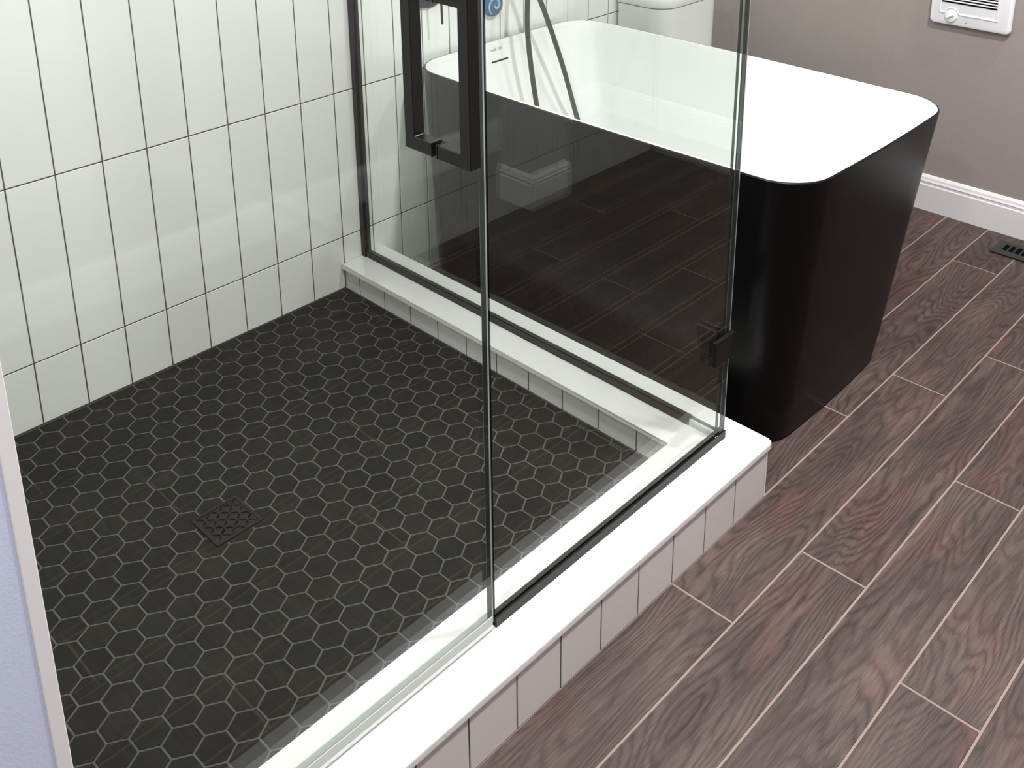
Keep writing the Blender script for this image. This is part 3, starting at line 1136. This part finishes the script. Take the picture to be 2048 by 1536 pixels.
loft(bm, [oval(0.33, tcy, 0.27, 0.115, 0.0), oval(0.34, tcy, 0.26, 0.11, 0.10), oval(0.40, tcy, 0.26, 0.15, 0.28), oval(0.43, tcy, 0.255, 0.178, 0.375), oval(0.43, tcy, 0.25, 0.176, 0.39)])
under(link('bowl', bm, CERAM, None, smooth=True), toilet)
bm = bmesh.new()
loft(bm, [oval(0.435, tcy, 0.25, 0.18, 0.391), oval(0.435, tcy, 0.255, 0.184, 0.40), oval(0.435, tcy, 0.25, 0.18, 0.425), oval(0.435, tcy, 0.22, 0.15, 0.432)])
under(link('seat_lid', bm, CERAM, None, smooth=True), toilet)

# ------------------------------------------------------------------ wall heater
heater = empty('wall_heater', (0.95, YB, 0.63))
tag(heater, 'white wall heater with black louvre slots and round dial on the taupe wall', 'heater')
HX0, HX1, HZb, HZt = 0.851, 1.101, 0.6385, 0.970
bm = bmesh.new()


def hring(ins, y, r):
    return [(x, y, z) for x, z in rrect((HX0 + HX1) / 2, (HZb + HZt) / 2, (HX1 - HX0) / 2 - ins, (HZt - HZb) / 2 - ins, r, 6, 0, 0, 2)]


loft(bm, [hring(0.004, YB - 0.0002, 0.012), hring(0.001, YB - 0.010, 0.015), hring(0, YB - 0.016, 0.016), hring(0.003, YB - 0.021, 0.014), hring(0.010, YB - 0.0235, 0.010)])
bmesh.ops.recalc_face_normals(bm, faces=bm.faces[:])
under(link('housing', bm, HEATW, None, smooth=True), heater)
yf = YB - 0.0238
# raised border of the grille panel
GXa, GXb, GZa, GZb = 0.887, 1.059, 0.679, 0.942
bm = bmesh.new()
rib = 0.003
box(bm, 0.946, GXb, yf - 0.0022, yf + 0.001, GZa - rib, GZa)
box(bm, GXa - 0.004, 0.899, yf - 0.0022, yf + 0.001, GZa - rib, GZa)
box(bm, GXa - 0.005, GXa - 0.002, yf - 0.0022, yf + 0.001, GZa - rib, GZb)
box(bm, GXb - 0.001, GXb + 0.002, yf - 0.0022, yf + 0.001, GZa - rib, GZb)
box(bm, GXa - 0.005, GXb + 0.002, yf - 0.0022, yf + 0.001, GZb, GZb + rib)
under(link('panel_rib', bm, HEATW), heater)
bm = bmesh.new()
kx, kz = 0.920, 0.6690
arc = [(kx + 0.0255 * math.cos(math.radians(an)), yf - 0.0005, kz + 0.0255 * math.sin(math.radians(an))) for an in range(20, 141, 10)]
tube(bm, arc, 0.0018, 6)
under(link('dial_rib', bm, HEATW, None, smooth=True), heater)
bm = bmesh.new(); box(bm, GXa, GXb - 0.004, yf + 0.0006 - 0.0014, yf + 0.001, 0.7105, 0.938)
under(link('grille_recess', bm, DARKGAP), heater)
nz = 0.7155
k = 0
while nz < 0.934:
    bm = bbox(GXa - 0.0005, GXb - 0.0035, yf - 0.0020, yf - 0.0002, nz, nz + 0.0042, 0.0007, 1)
    under(link('louvre', bm, HEATW), heater)
    nz += 0.0087; k += 1
bm = bmesh.new()
rg = [[(kx + rr * math.cos(2 * math.pi * q / 28), yy, kz + rr * math.sin(2 * math.pi * q / 28)) for q in range(28)] for yy, rr in
      ((yf + 0.001, 0.0190), (yf - 0.003, 0.0188), (yf - 0.005, 0.0178), (yf - 0.0058, 0.0160))]
loft(bm, rg); bmesh.ops.recalc_face_normals(bm, faces=bm.faces[:])
under(link('dial', bm, HEATW, None, smooth=True), heater)
bm = bbox(-0.0125, 0.0125, -0.004, 0.002, -0.0032, 0.0032, 0.001, 1)
bm.transform(Matrix.Translation((kx, yf - 0.0055, kz)) @ Matrix.Rotation(math.radians(-32), 4, 'Y'))
under(link('dial_grip', bm, HEATW), heater)
bm = bmesh.new(); box(bm, -0.009, 0.009, -0.0006, 0.001, -0.0008, 0.0008)
bm.transform(Matrix.Translation((kx, yf - 0.0096, kz)) @ Matrix.Rotation(math.radians(-32), 4, 'Y'))
under(link('dial_mark', bm, PRINT), heater)
bm = bmesh.new()
bmesh.ops.create_uvsphere(bm, u_segments=10, v_segments=6, radius=0.0022, matrix=Matrix.Translation((0.968, yf - 0.0004, 0.656)))
under(link('indicator', bm, PRINT, None, smooth='all'), heater)

# ------------------------------------------------------------------ floor register
reg = empty('floor_register', (1.31, 2.409, 0))
tag(reg, 'dark metal floor vent register near the white baseboard', 'vent')
RX0, RX1, RY0, RY1 = 1.1755, 1.485, 2.347, 2.441
bm = bmesh.new()
prism(bm, [(RX0, RY0), (RX1, RY0), (RX1, RY1), (RX0, RY1)], 0.0004, 0.0030)
top = max(bm.faces, key=lambda f: f.calc_center_median().z)
ri = bmesh.ops.inset_individual(bm, faces=[top], thickness=0.007)
for v in top.verts:
    v.co.z += 0.0025
bm2 = bm
under(link('frame', bm2, VENTM), reg)
sx = 1.2005
while sx < 1.45:
    bm = bbox(sx, sx + 0.0125, 2.378, 2.4205, 0.0053, 0.0062)
    under(link('slot', bm, DARKGAP), reg)
    sx += 0.0185
